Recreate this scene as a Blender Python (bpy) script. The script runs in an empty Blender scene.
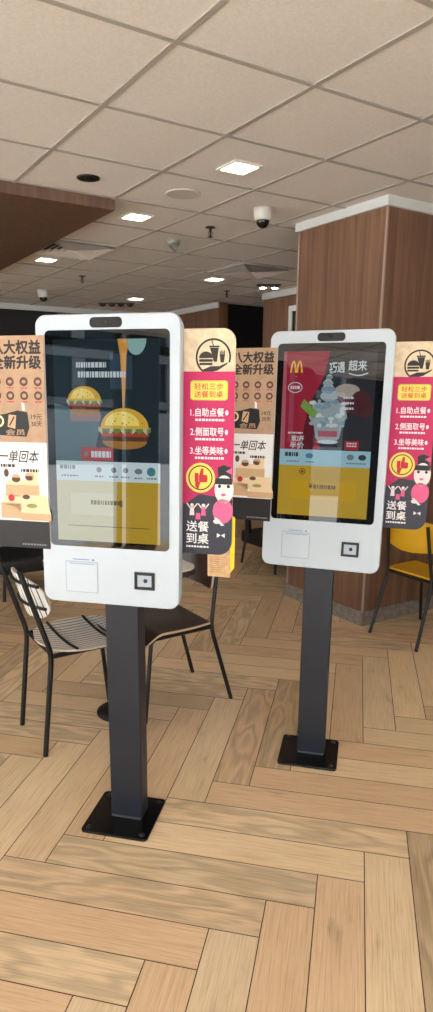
import bpy, bmesh, math, random
from mathutils import Vector, Matrix
S = bpy.context.scene
COL = S.collection
PI = math.pi
random.seed(7)

# ------------------------------------------------------------------ camera
F_PX, PITCH, ROLL, CX, CY = 664.76, .2343, .0056, 204.95, 549.93
IW, IH = 433, 1012
CAM_H = 1.546
CZ = CAM_H + 1.125            # ceiling height
RYAW = .5622                  # the room's walls against the camera axis
PYAW = -.2219                 # the herringbone's planks against the camera axis
cam = bpy.data.cameras.new('camera'); cam_o = bpy.data.objects.new('camera', cam); COL.objects.link(cam_o)
cam.sensor_fit = 'VERTICAL'; cam.sensor_height = 36; cam.sensor_width = 36
cam.lens = F_PX / IH * 36
cam.shift_x = -(CX - IW / 2) / IH
cam.shift_y = (CY - IH / 2) / IH
cam.clip_start = .05; cam.clip_end = 200
cp, sp = math.cos(PITCH), math.sin(PITCH)
fw = Vector((0, cp, -sp)); up0 = Vector((0, sp, cp)); r0 = Vector((1, 0, 0))
rt = r0 * math.cos(ROLL) + up0 * math.sin(ROLL); up = up0 * math.cos(ROLL) - r0 * math.sin(ROLL)
M4 = Matrix((rt, up, -fw)).transposed().to_4x4(); M4.translation = (0, 0, CAM_H)
cam_o.matrix_world = M4
S.camera = cam_o

# ------------------------------------------------------------------ world, sun, window portal, exposure
wd = bpy.data.worlds.new('sky'); S.world = wd; wd.use_nodes = True
SKY_COL, SKY_STR = (.80, .90, 1, 1), 6.5
wd.node_tree.nodes['Background'].inputs[0].default_value = SKY_COL
wd.node_tree.nodes['Background'].inputs[1].default_value = SKY_STR
SUN_STR, PANEL_STR = 48.0, 56.0
sun = bpy.data.lights.new('sun', 'SUN'); sun.energy = SUN_STR; sun.angle = .009; sun.color = (1, .97, .93)
sun_o = bpy.data.objects.new('sun', sun); COL.objects.link(sun_o)
S.view_settings.view_transform = 'Standard'; S.view_settings.look = 'None'
S.view_settings.gamma = 1; S.view_settings.use_curve_mapping = False
S.view_settings.exposure = -0.74
cR, sR = math.cos(RYAW), math.sin(RYAW)
def UV(u, v, z=0): return Vector((u * cR - v * sR, u * sR + v * cR, z))
_d = UV(math.cos(math.radians(66)), .25, 0); _d.z = -math.sin(math.radians(66))   # the way the light travels: from the street side, steeply down
sun_o.rotation_euler = _d.to_track_quat('-Z', 'Y').to_euler()
UW = -5.0                                                        # the glazed street front stands at u = UW
VW = -2.75                                                       # second glazed front added to brighten the foreground, behind the photographer to the right
for loc_, rz_, sz_ in ((UV(UW + .06, 2.3, CZ / 2), RYAW - PI / 2, 10.2), (UV(-1.7, VW + .06, CZ / 2), RYAW, 6.6)):
    por = bpy.data.lights.new('window_portal', 'AREA'); por.shape = 'RECTANGLE'; por.size = sz_; por.size_y = CZ
    por.cycles.is_portal = True
    por_o = bpy.data.objects.new('window_portal', por); COL.objects.link(por_o)
    por_o.location = loc_; por_o.rotation_euler = (PI / 2, 0, rz_ + PI)

# ------------------------------------------------------------------ materials
def lin(r, g, b):
    f = lambda c: (c / 255 / 12.92) if c / 255 <= .04045 else ((c / 255 + .055) / 1.055) ** 2.4
    return (f(r), f(g), f(b), 1)
MATS = {}
def mat(name, rgb, rough=.5, metal=0, spec=.5, emit=None, estr=0, ior=None):
    if name in MATS: return MATS[name]
    m = bpy.data.materials.new(name); m.use_nodes = True
    b = m.node_tree.nodes['Principled BSDF']
    b.inputs['Base Color'].default_value = lin(*rgb)
    b.inputs['Roughness'].default_value = rough; b.inputs['Metallic'].default_value = metal
    b.inputs['Specular IOR Level'].default_value = spec
    if ior: b.inputs['IOR'].default_value = ior
    if emit:
        b.inputs['Emission Color'].default_value = lin(*emit); b.inputs['Emission Strength'].default_value = estr
    MATS[name] = m
    return m
def nodes(m): return m.node_tree.nodes, m.node_tree.links, m.node_tree.nodes['Principled BSDF']
def ramp(nt, stops):
    r = nt.new('ShaderNodeValToRGB'); e = r.color_ramp.elements
    e[0].position, e[0].color = stops[0]; e[1].position, e[1].color = stops[-1]
    for p, c in stops[1:-1]:
        x = e.new(p); x.color = c
    return r
def disp_mat(name, rgb, k=1.0):
    """a lit display's colour under its glossy glass"""
    return mat('display_' + name, (4, 4, 4), rough=.015, spec=.5, emit=rgb, estr=k * 1.25, ior=1.46)

def wood_panel(name, dark, mid, light, rough=.45, scale=1.0):
    m = mat(name, mid, rough); nt, lk, b = nodes(m)
    tc = nt.new('ShaderNodeTexCoord'); mp = nt.new('ShaderNodeMapping')
    mp.inputs['Scale'].default_value = (9 * scale, 9 * scale, .35 * scale)
    n = nt.new('ShaderNodeTexNoise'); n.inputs['Scale'].default_value = 3; n.inputs['Detail'].default_value = 6; n.inputs['Roughness'].default_value = .6
    r = ramp(nt, [(.3, lin(*dark)), (.5, lin(*mid)), (.72, lin(*light))])
    lk.new(tc.outputs['Object'], mp.inputs[0]); lk.new(mp.outputs[0], n.inputs[0]); lk.new(n.outputs[0], r.inputs[0]); lk.new(r.outputs[0], b.inputs['Base Color'])
    return m

def floor_wood():
    m = mat('wood_tile', (190, 150, 110), .38, spec=.45); nt, lk, b = nodes(m)
    uv = nt.new('ShaderNodeUVMap'); uv.uv_map = 'plank'
    at = nt.new('ShaderNodeAttribute'); at.attribute_name = 'plank_id'
    sep = nt.new('ShaderNodeSeparateColor'); lk.new(at.outputs['Color'], sep.inputs[0])
    def mapped(sx, sy):
        mp = nt.new('ShaderNodeMapping'); mp.inputs['Scale'].default_value = (sx, sy, 1)
        lk.new(uv.outputs[0], mp.inputs[0])
        add = nt.new('ShaderNodeVectorMath'); add.operation = 'MULTIPLY_ADD'
        lk.new(at.outputs['Color'], add.inputs[0]); add.inputs[1].default_value = (37, 53, 0); lk.new(mp.outputs[0], add.inputs[2])
        return add
    # fine grain along the plank
    g = mapped(3.5, 120); n1 = nt.new('ShaderNodeTexNoise'); n1.inputs['Scale'].default_value = 1.6; n1.inputs['Detail'].default_value = 6; n1.inputs['Roughness'].default_value = .65
    lk.new(g.outputs[0], n1.inputs[0])
    # cathedral swirls on some planks
    w0 = mapped(2.2, 9); w = nt.new('ShaderNodeTexNoise'); w.inputs['Scale'].default_value = 1.1; w.inputs['Detail'].default_value = 1.5
    lk.new(w0.outputs[0], w.inputs[0])
    mm = nt.new('ShaderNodeMath'); mm.operation = 'MULTIPLY'; mm.inputs[1].default_value = 34; lk.new(w.outputs[0], mm.inputs[0])
    sn = nt.new('ShaderNodeMath'); sn.operation = 'SINE'; lk.new(mm.outputs[0], sn.inputs[0])
    # broad darker blotches
    bl0 = mapped(2.5, 7); bl = nt.new('ShaderNodeTexNoise'); bl.inputs['Scale'].default_value = 1.5; bl.inputs['Detail'].default_value = 3
    lk.new(bl0.outputs[0], bl.inputs[0])
    r1 = ramp(nt, [(.28, lin(200, 174, 143)), (.48, lin(229, 208, 177)), (.75, lin(241, 226, 200))]); lk.new(n1.outputs[0], r1.inputs[0])
    # plank tint
    tint = nt.new('ShaderNodeMix'); tint.data_type = 'RGBA'; tint.blend_type = 'MULTIPLY'; tint.inputs['Factor'].default_value = 1
    rt_ = ramp(nt, [(0, (.74, .68, .60, 1)), (.3, (.96, .82, .71, 1)), (.6, (.92, .88, .80, 1)), (1, (1.06, .99, .88, 1))]); lk.new(sep.outputs[2], rt_.inputs[0])
    lk.new(r1.outputs[0], tint.inputs[6]); lk.new(rt_.outputs[0], tint.inputs[7])
    # swirl strength per plank
    sw = nt.new('ShaderNodeMath'); sw.operation = 'MULTIPLY_ADD'; sw.inputs[1].default_value = .13; sw.inputs[2].default_value = .88; lk.new(sn.outputs[0], sw.inputs[0])
    gt = nt.new('ShaderNodeMath'); gt.operation = 'GREATER_THAN'; gt.inputs[1].default_value = .66; lk.new(sep.outputs[0], gt.inputs[0])
    mx = nt.new('ShaderNodeMix'); mx.data_type = 'RGBA'; mx.blend_type = 'MULTIPLY'; lk.new(gt.outputs[0], mx.inputs['Factor'])
    lk.new(tint.outputs[2], mx.inputs[6]); lk.new(sw.outputs[0], mx.inputs[7])
    rb = ramp(nt, [(.2, (.42, .38, .34, 1)), (.36, (.94, .93, .92, 1)), (.55, (1, 1, 1, 1)), (1, (1, 1, 1, 1))]); lk.new(bl.outputs[0], rb.inputs[0])
    m2 = nt.new('ShaderNodeMix'); m2.data_type = 'RGBA'; m2.blend_type = 'MULTIPLY'; m2.inputs['Factor'].default_value = .8
    lk.new(mx.outputs[2], m2.inputs[6]); lk.new(rb.outputs[0], m2.inputs[7])
    lk.new(m2.outputs[2], b.inputs['Base Color'])
    return m

def speckle(name, rgb, amount=.06, scale=60, rough=.8):
    m = mat(name, rgb, rough); nt, lk, b = nodes(m)
    tc = nt.new('ShaderNodeTexCoord'); n = nt.new('ShaderNodeTexNoise'); n.inputs['Scale'].default_value = scale; n.inputs['Detail'].default_value = 3
    lo = tuple(max(0, c * (1 - amount)) for c in rgb); hi = tuple(min(255, c * (1 + amount)) for c in rgb)
    r = ramp(nt, [(.35, lin(*lo)), (.65, lin(*hi))]); lk.new(tc.outputs['Object'], n.inputs[0]); lk.new(n.outputs[0], r.inputs[0]); lk.new(r.outputs[0], b.inputs['Base Color'])
    return m

# ------------------------------------------------------------------ mesh builder
class MB:
    def __init__(s): s.v = []; s.f = []; s.m = []; s.mats = []; s.smooth = []; s.xf = None
    def mi(s, m):
        if m not in s.mats: s.mats.append(m)
        return s.mats.index(m)
    def add(s, vs, fs, m, smooth=False):
        o = len(s.v); s.v += [Vector(v) if s.xf is None else s.xf(Vector(v)) for v in vs]
        for f in fs: s.f.append([o + i for i in f]); s.m.append(s.mi(m)); s.smooth.append(smooth)
    def box(s, x0, y0, z0, x1, y1, z1, m):
        s.add([(x0,y0,z0),(x1,y0,z0),(x1,y1,z0),(x0,y1,z0),(x0,y0,z1),(x1,y0,z1),(x1,y1,z1),(x0,y1,z1)],
              [(0,3,2,1),(4,5,6,7),(0,1,5,4),(1,2,6,5),(2,3,7,6),(3,0,4,7)], m)
    def prism(s, pts, a, b, m, axis='y', bev=0.0, smooth=False):
        """polygon pts (in the plane across `axis`) extruded from a to b, with bevelled rims"""
        def P(p, t):
            return {'y': (p[0], t, p[1]), 'z': (p[0], p[1], t), 'x': (t, p[0], p[1])}[axis]
        n = len(pts)
        if bev:
            cx = sum(p[0] for p in pts) / n; cy = sum(p[1] for p in pts) / n
            ins = inset(pts, bev)
            sg = 1 if b > a else -1
            rings = [(ins, a), (inset(pts, bev * .3), a + sg * bev * .3), (pts, a + sg * bev), (pts, b - sg * bev), (inset(pts, bev * .3), b - sg * bev * .3), (ins, b)]
        else: rings = [(pts, a), (pts, b)]
        vs = [P(p, t) for ps, t in rings for p in ps]; fs = []
        for k in range(len(rings) - 1):
            for i in range(n): j = (i + 1) % n; fs.append((k*n+i, k*n+j, (k+1)*n+j, (k+1)*n+i))
        s.add(vs, fs, m, smooth)
        s.add([P(p, rings[0][1]) for p in rings[0][0]], [tuple(range(n))[::-1]], m); s.add([P(p, rings[-1][1]) for p in rings[-1][0]], [tuple(range(n))], m)
    def tube(s, path, r, m, n=10, closed=False, flat=None):
        path = [Vector(p) for p in path]; N = len(path)
        rs = r if isinstance(r, (list, tuple)) else [r] * N
        tan = []
        for i in range(N):
            a = path[(i - 1) % N] if closed or i > 0 else path[i]; b = path[(i + 1) % N] if closed or i < N - 1 else path[i]
            tan.append((b - a).normalized())
        ref = Vector((0, 0, 1)) if abs(tan[0].z) < .9 else Vector((1, 0, 0))
        nx = tan[0].cross(ref).normalized(); vs = []
        for i in range(N):
            nx = (nx - tan[i] * nx.dot(tan[i])).normalized(); ny = tan[i].cross(nx)
            for k in range(n):
                a = 2 * PI * k / n; vs.append(path[i] + (nx * math.cos(a) + ny * math.sin(a)) * rs[i])
        fs = []
        for i in range(N if closed else N - 1):
            for k in range(n):
                j = (i + 1) % N; l = (k + 1) % n; fs.append((i*n+k, i*n+l, j*n+l, j*n+k))
        s.add(vs, fs, m, True)
        if not closed: s.add([vs[k] for k in range(n)], [tuple(range(n))[::-1]], m); s.add([vs[(N-1)*n+k] for k in range(n)], [tuple(range(n))], m)
    def lathe(s, prof, c, m, n=28, smooth=True):
        vs = []; fs = []
        for r, z in prof:
            for k in range(n): a = 2*PI*k/n; vs.append((c[0]+max(r,1e-5)*math.cos(a), c[1]+max(r,1e-5)*math.sin(a), c[2]+z))
        for i in range(len(prof)-1):
            for k in range(n): l = (k+1) % n; fs.append((i*n+k, i*n+l, (i+1)*n+l, (i+1)*n+k))
        s.add(vs, fs, m, smooth)
    def flat(s, pts, y, m):           # a flat patch facing -y, at depth y
        s.add([(p[0], y, p[1]) for p in pts], [tuple(range(len(pts)))], m)
    def sheet(s, fn, nu, nv, th, m, me=None, mask=None):
        """thick sheet: fn(a,b)->(point, normal), a,b in 0..1"""
        P = [[fn(i/nu, j/nv) for j in range(nv+1)] for i in range(nu+1)]
        W = nv + 1; N = (nu+1)*W
        vs = [Vector(p)+Vector(q)*th/2 for row in P for p, q in row] + [Vector(p)-Vector(q)*th/2 for row in P for p, q in row]
        fs = [(i*W+j, (i+1)*W+j, (i+1)*W+j+1, i*W+j+1) for i in range(nu) for j in range(nv)]
        fb = [tuple(N+k for k in f[::-1]) for f in fs]
        s.add(vs, fs + fb, m, True)
        rim = [i*W for i in range(nu+1)] + [nu*W+j for j in range(1, nv+1)] + [i*W+nv for i in range(nu-1, -1, -1)] + [j for j in range(nv-1, 0, -1)]
        L = len(rim); rv = [vs[k] for k in rim] + [vs[N+k] for k in rim]
        s.add(rv, [(i, L+i, L+(i+1) % L, (i+1) % L) for i in range(L)], me or m)
    def build(s, name, parent=None, loc=(0,0,0), rotz=0, uv=None):
        me = bpy.data.meshes.new(name); me.from_pydata([tuple(v) for v in s.v], [], s.f)
        for m in s.mats: me.materials.append(m)
        me.polygons.foreach_set('material_index', s.m); me.polygons.foreach_set('use_smooth', s.smooth)
        bm = bmesh.new(); bm.from_mesh(me)
        solid = [f for f in bm.faces]
        bm.to_mesh(me); bm.free(); me.update()
        o = bpy.data.objects.new(name, me); COL.objects.link(o)
        o.location = loc; o.rotation_euler = (0, 0, rotz)
        if parent: o.parent = parent
        return o
def inset(pts, d):
    n = len(pts); out = []
    area = sum(pts[i][0]*pts[(i+1) % n][1]-pts[(i+1) % n][0]*pts[i][1] for i in range(n)); sg = 1 if area > 0 else -1
    for i in range(n):
        a, p, b = Vector(pts[i-1]), Vector(pts[i]), Vector(pts[(i+1) % n])
        e1 = (p-a); e2 = (b-p)
        if e1.length < 1e-9 or e2.length < 1e-9: out.append(tuple(p)); continue
        e1.normalize(); e2.normalize(); n1 = Vector((-e1.y, e1.x))*sg; n2 = Vector((-e2.y, e2.x))*sg
        q = n1+n2; L = q.length
        q = q/L if L > 1e-6 else n1
        out.append(tuple(p+q*d/max(.4, q.dot(n1))))
    return out
def rrect(x0, z0, x1, z1, r, n=6):
    """rounded rectangle; r = one radius or (bottom-left, bottom-right, top-right, top-left)"""
    if not isinstance(r, (list, tuple)): r = (r,)*4
    out = []
    for (cx, cz, a0, rr) in ((x0, z0, PI, r[0]), (x1, z0, 1.5*PI, r[1]), (x1, z1, 0, r[2]), (x0, z1, .5*PI, r[3])):
        if rr <= 0: out.append((cx, cz)); continue
        ox = cx + rr if cx == x0 else cx - rr; oz = cz + rr if cz == z0 else cz - rr
        for k in range(n+1): a = a0 + .5*PI*k/n; out.append((ox+rr*math.cos(a), oz+rr*math.sin(a)))
    return out
def ellipse(cx, cz, rx, rz=None, a0=0, a1=2*PI, n=24):
    rz = rz or rx; full = abs(a1-a0-2*PI) < 1e-6
    return [(cx+rx*math.cos(a0+(a1-a0)*k/n), cz+rz*math.sin(a0+(a1-a0)*k/n)) for k in range(n if full else n+1)]
def ring_patch(mb, cx, cz, r, w, y, m, a0=0, a1=2*PI, n=32):
    for k in range(n):
        a, b = a0+(a1-a0)*k/n, a0+(a1-a0)*(k+1)/n
        mb.flat([(cx+(r-w)*math.cos(a), cz+(r-w)*math.sin(a)), (cx+r*math.cos(a), cz+r*math.sin(a)), (cx+r*math.cos(b), cz+r*math.sin(b)), (cx+(r-w)*math.cos(b), cz+(r-w)*math.sin(b))], y, m)
def stroke(mb, pts, w, y, m):
    for i in range(len(pts)-1):
        a, b = Vector(pts[i]), Vector(pts[i+1]); d = (b-a)
        if d.length < 1e-9: continue
        d.normalize(); q = Vector((-d.y, d.x))*w/2; e = d*w*.3
        mb.flat([tuple(a-q-e), tuple(b-q+e), tuple(b+q+e), tuple(a+q-e)], y, m)
def text(mb, body, x0, z0, x1, z1, y, m, bold=.012, slant=0, keep=False):
    b_ = bold*.9
    """lettering filling the box x0..x1, z0..z1 on a plane facing -y"""
    c = bpy.data.curves.new('t', 'FONT'); c.body = body; c.size = 1; c.resolution_u = 3; c.shear = slant
    o = bpy.data.objects.new('t', c); COL.objects.link(o)
    dg = bpy.context.evaluated_depsgraph_get(); me = bpy.data.meshes.new_from_object(o.evaluated_get(dg))
    if len(me.vertices):
        xs = [v.co.x for v in me.vertices]; ys = [v.co.y for v in me.vertices]
        sx = (x1-x0)/(max(xs)-min(xs)); sz = (z1-z0)/max(1e-6, max(ys)-min(ys))
        if keep: sx = sz = min(sx, sz)
        for k, (dx, dz) in enumerate(((0, 0), (b_, 0), (-b_, 0), (0, b_), (0, -b_))):
            mb.add([(x0+(v.co.x+dx-min(xs))*sx, y-k*.00001, z0+(v.co.y+dz-min(ys))*sz) for v in me.vertices], [tuple(p.vertices) for p in me.polygons], m)
    bpy.data.objects.remove(o); bpy.data.curves.remove(c); bpy.data.meshes.remove(me)

def thing(name, label, cat, loc=(0,0,0), rotz=0, group=None):
    o = bpy.data.objects.new(name, None); COL.objects.link(o); o.empty_display_size = .1
    o.location = loc; o.rotation_euler = (0, 0, rotz)
    return tag(o, label, cat, group)
def tag(o, label, cat, group=None):
    o['label'] = label; o['category'] = cat
    if group: o['group'] = group
    return o
def struct(o):
    o['kind'] = 'structure'; return o
def copy_tree(o, loc, rotz, label, parent=None):
    c = o.copy(); COL.objects.link(c)
    if parent: c.parent = parent
    else: c.location = loc; c.rotation_euler = (0, 0, rotz); c['label'] = label
    for ch in list(o.children): copy_tree(ch, None, None, None, c)
    return c

# ------------------------------------------------------------------ palette
TILE = speckle('ceiling_tile', (228, 224, 218), .02, 90, .9)
TBAR = mat('ceiling_grid', (170, 164, 156), .6)
WALNUT = wood_panel('walnut_laminate', (98, 70, 54), (120, 87, 67), (138, 103, 80))
DARKWOOD = wood_panel('dark_timber', (60, 44, 36), (78, 58, 46), (92, 69, 55))
SOFFIT = wood_panel('soffit_timber', (88, 66, 54), (106, 80, 65), (122, 94, 76))
REDWOOD = wood_panel('red_door_timber', (96, 40, 26), (120, 52, 34), (136, 64, 42))
WHITE = mat('white_trim', (208, 210, 208), .45)
BLACKWALL = mat('black_panel', (32, 32, 34), .4)
GREYBASE = speckle('grey_baseboard', (132, 122, 112), .1, 30, .6)
PLASTER = mat('pale_plaster', (190, 182, 172), .9)
GROUT = mat('dark_grout', (62, 50, 42), .8)
BLACK = mat('black_powder_coat', (13, 14, 15), .4)
BLACKG = mat('black_gloss', (10, 11, 13), .22)
STEEL = mat('steel', (150, 150, 150), .3, 1)
KWHITE = mat('kiosk_white', (192, 202, 210), .3)
KGREY = mat('kiosk_side_grey', (176, 182, 186), .4)
POLE = mat('pole_charcoal', (29, 35, 45), .4)

# ------------------------------------------------------------------ structure
W_ = .149962; A0 = .8522 * CAM_H; B0 = -.0299 * CAM_H
def build_floor():
    bm = bmesh.new(); uvl = bm.loops.layers.uv.new('plank'); cl = bm.loops.layers.float_color.new('plank_id')
    g = .0016
    c, s = math.cos(PYAW), math.sin(PYAW)
    def P(a, b): return (a*c-b*s, a*s+b*c, 0)
    def inroom(a, b):
        p = P(a, b); u = p[0]*cR+p[1]*sR; v = -p[0]*sR+p[1]*cR
        return UW-.1 < u < 8.3 and VW-.1 < v < 9.8
    def plank(a0, b0, a1, b1, along_a):
        a0, b0, a1, b1 = B0+a0*W_, A0+b0*W_, B0+a1*W_, A0+b1*W_
        if not inroom((a0+a1)/2, (b0+b1)/2): return
        a0 += g; b0 += g; a1 -= g; b1 -= g
        f = bm.faces.new([bm.verts.new(P(*q)) for q in ((a0, b0), (a1, b0), (a1, b1), (a0, b1))])
        col = (random.random(), random.random(), random.random(), 1); fl = random.random() < .5
        L = 6*W_; q = ((0, 0), (L, 0), (L, W_), (0, W_)) if along_a else ((0, W_), (0, 0), (L, 0), (L, W_))
        for l, t in zip(f.loops, q): l[uvl].uv = (t[0], t[1] if fl else W_-t[1]); l[cl] = col
    R = 75
    for c0 in range(-R, R):
        for k in range(-14, 14):
            t = c0 + 12*k                              # along the depth: rows t-2 .. t+4
            plank(c0, t-2, c0+1, t+4, False)
    for r in range(-R, R*2):
        for k in range(-14, 14):
            q = r + 12*k                               # across: columns q-9 .. q-3
            plank(q-9, r, q-3, r+1, True)
    base = [bm.verts.new((*UV(u, v).xy, -.003)) for u, v in ((UW, VW), (8, VW), (8, 10), (UW, 10))]
    f = bm.faces.new(base); f.material_index = 1
    me = bpy.data.meshes.new('floor'); bm.to_mesh(me); bm.free()
    me.materials.append(floor_wood()); me.materials.append(GROUT)
    o = bpy.data.objects.new('floor', me); COL.objects.link(o); return struct(o)
build_floor()

U0, V0, T = 1.859, 3.393, .6
def build_ceiling():
    mb = MB(); mb.xf = lambda p: UV(p.x, p.y, p.z)
    i0, i1, j0, j1 = -13, 13, -15, 12
    mb.box(UW, VW-.1, CZ, 8.2, 10, CZ+.15, TILE)
    w = .012
    for i in range(i0, i1):
        u = U0+T*i
        if UW < u < 8: mb.box(u-w, VW, CZ-.004, u+w, 9.9, CZ+.001, TBAR)
    for j in range(j0, j1):
        v = V0+T*j
        if VW < v < 9.9: mb.box(UW, v-w, CZ-.0035, 8, v+w, CZ+.001, TBAR)
    return struct(mb.build('ceiling'))
build_ceiling()
def rbox(name, u0, v0, z0, u1, v1, z1, m):
    mb = MB(); mb.box(u0, v0, z0, u1, v1, z1, m)
    return struct(mb.build(name, None, (0, 0, 0), RYAW))
rbox('ceiling_beam', UW+.02, 4.014, CZ-.062, 1.872, 7.9, CZ, SOFFIT)
# back wall: black panelling on the left, timber on the right
rbox('wall_back_panel', UW, 9.35, 0, 3.44, 9.5, CZ, BLACKWALL)
rbox('wall_back', 3.44, 9.33, 0, 6.2, 9.5, CZ, WALNUT)
rbox('trim_1', UW+.02, 9.31, CZ-.07, 5.0, 9.35, CZ, WHITE)
# the right-hand walls: two timber stretches with a dark recess and a red door between them
rbox('wall_right_far', 5.0, 7.64, 0, 5.15, 9.33, CZ, WALNUT)
rbox('trim_2', 4.975, 7.62, CZ-.07, 5.0, 9.31, CZ, WHITE)
rbox('wall_right_near', 5.03, 3.87, 0, 5.18, 6.71, CZ, WALNUT)
rbox('trim_3', 5.005, 3.9, CZ-.07, 5.03, 6.71, CZ, WHITE)
rbox('wall_recess_side', 5.18, 7.7, 0, 6.1, 7.8, CZ, BLACKWALL)
rbox('wall_recess_near', 5.18, 6.5, 0, 6.1, 6.6, CZ, BLACKWALL)
rbox('wall_recess_back', 6.1, 6.5, 0, 6.2, 7.8, CZ, BLACKWALL)
rbox('door_1', 6.04, 6.8, 0, 6.1, 7.5, 2.5, REDWOOD)
# a black opening in a white frame in the near timber wall
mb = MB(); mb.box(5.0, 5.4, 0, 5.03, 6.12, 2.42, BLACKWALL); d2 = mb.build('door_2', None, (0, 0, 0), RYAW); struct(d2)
mb = MB(); mb.box(4.985, 6.12, 0, 5.03, 6.18, 2.48, WHITE); mb.box(4.985, 5.34, 0, 5.03, 5.4, 2.48, WHITE); mb.box(4.985, 5.4, 2.42, 5.03, 6.12, 2.48, WHITE)
mb.build('door_frame', d2)
# timber clad column at the right
CU, CV, CV2 = 3.187, 3.055, 3.86
mb = MB(); mb.box(CU, CV, 0, 8.0, CV2, CZ, WALNUT); col_o = struct(mb.build('wall_column', None, (0, 0, 0), RYAW))
EDGE = mat('edge_strip', (170, 150, 132), .4)
mb = MB(); mb.box(CU-.004, CV-.004, .1, CU+.008, CV+.008, CZ-.055, EDGE); mb.build('corner_strip', col_o)
mb = MB(); mb.box(CU-.004, CV2-.008, .1, CU+.008, CV2+.004, CZ-.055, EDGE); mb.build('corner_strip', col_o)
mb = MB(); mb.box(CU-.02, CV-.02, CZ-.055, 8.0, CV, CZ, WHITE); mb.box(CU-.02, CV, CZ-.055, CU, CV2+.02, CZ, WHITE); struct(mb.build('trim_4', None, (0, 0, 0), RYAW))
mb = MB(); mb.box(CU-.012, CV-.012, 0, 8.0, CV, .1, GREYBASE); mb.box(CU-.012, CV, 0, CU, CV2+.012, .1, GREYBASE); struct(mb.build('baseboard_column', None, (0, 0, 0), RYAW))
rbox('wall_side', 8.0, VW, 0, 8.15, 3.86, CZ, PLASTER)
mb = MB()
for u in (-5.1, -2.6, -.2): mb.box(u, VW-.12, 0, u+.1, VW, CZ, BLACKWALL)
mb.box(1.6, VW-.12, 0, 8, VW, CZ, PLASTER)
mb.box(UW, VW-.1, 2.45, 1.6, VW-.02, 2.55, BLACKWALL); mb.box(UW, VW-.12, 0, 1.6, VW, .08, BLACKWALL)
struct(mb.build('wall_front', None, (0, 0, 0), RYAW))  # its glazed stretch is added to bring daylight onto the near floor
# the glazed street front behind the photographer: piers, mullions, door and head rails
mb = MB()
def pier(v0, v1, m=BLACKWALL): mb.box(UW-.12, v0, 0, UW+.02, v1, CZ, m)
pier(-2.75, -1.86); pier(-1.30, -.90); pier(-.78, -.72); pier(2.55, 2.65); pier(5.0, 5.1); pier(7.4, 9.5)
mb.box(UW-.1, -1.86, 2.45, UW, 7.4, 2.56, BLACKWALL)
struct(mb.build('wall_street_front', None, (0, 0, 0), RYAW))

# outdoors, beyond the street front
PAVE = speckle('pale_paving', (196, 198, 200), .05, 4, .9)
mb = MB(); mb.box(-60, -60, -.12, 40, 60, -.02, PAVE); struct(mb.build('ground', None, (0, 0, 0), RYAW))
TEAL = mat('dark_glass_front', (58, 78, 84), .5); CONC = mat('concrete_band', (172, 180, 182), .8)
mb = MB(); mb.box(-58, -40, -.1, -46, 40, 12, TEAL)
for k in range(-9, 10): mb.box(-46, k*4-.5, -.1, -45.7, k*4+.5, 12, CONC)
for z in (3.6, 7.2, 10.8): mb.box(-46.0, -40, z, -45.6, 40, z+.6, CONC)
struct(mb.build('wall_street_opposite', None, (0, 0, 0), RYAW))
mb = MB(); mb.box(-30.2, -40, -.02, -30, 40, 2.7, speckle('pale_reflector', (190, 196, 200), .05, 2, .8)); struct(mb.build('wall_reflector', None, (0, 0, 0), RYAW))  # unseen pale wall, added to extend the bright reflection in the screens

# ------------------------------------------------------------------ kiosks
D_W, D_H = .474, .925
def head_xf(lat, off, zb, tilt):
    s, c = math.sin(tilt), math.cos(tilt)
    # input: x across, y = -depth towards the viewer, z up the panel
    return lambda p: Vector((lat+p.x, -off+p.z*s+p.y*c, zb+p.z*c-(-p.y)*s*-1))
BEZEL = mat('bezel_glass', (6, 7, 9), .015, spec=.5, ior=1.46)
def arches(mb, cx, z0, w, h, t, y, m):
    """two tall arches side by side"""
    for sx in (-1, 1):
        c = cx+sx*w/4; pts_o = []; pts_i = []
        N = 16
        for k in range(N+1):
            q = -1+2*k/N
            pts_o.append((c+q*w/4*1.12, z0+h*(1-abs(q)**2.6)))
            pts_i.append((c+q*(w/4*1.12-t), z0+(h-t*1.1)*(1-abs(q)**2.4)))
        for k in range(N): mb.flat([pts_i[k], pts_i[k+1], pts_o[k+1], pts_o[k]], y, m)
def bars(mb, x0, z0, x1, n, dz, th, y, m, seed=1):
    rr = random.Random(seed)
    for k in range(n):
        x = x0; z = z0-k*dz
        while x < x1:
            w = rr.uniform(.004, .012); mb.flat([(x, z), (min(x+w, x1), z), (min(x+w, x1), z+th), (x, z+th)], y, m); x += w+.0025
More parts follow.
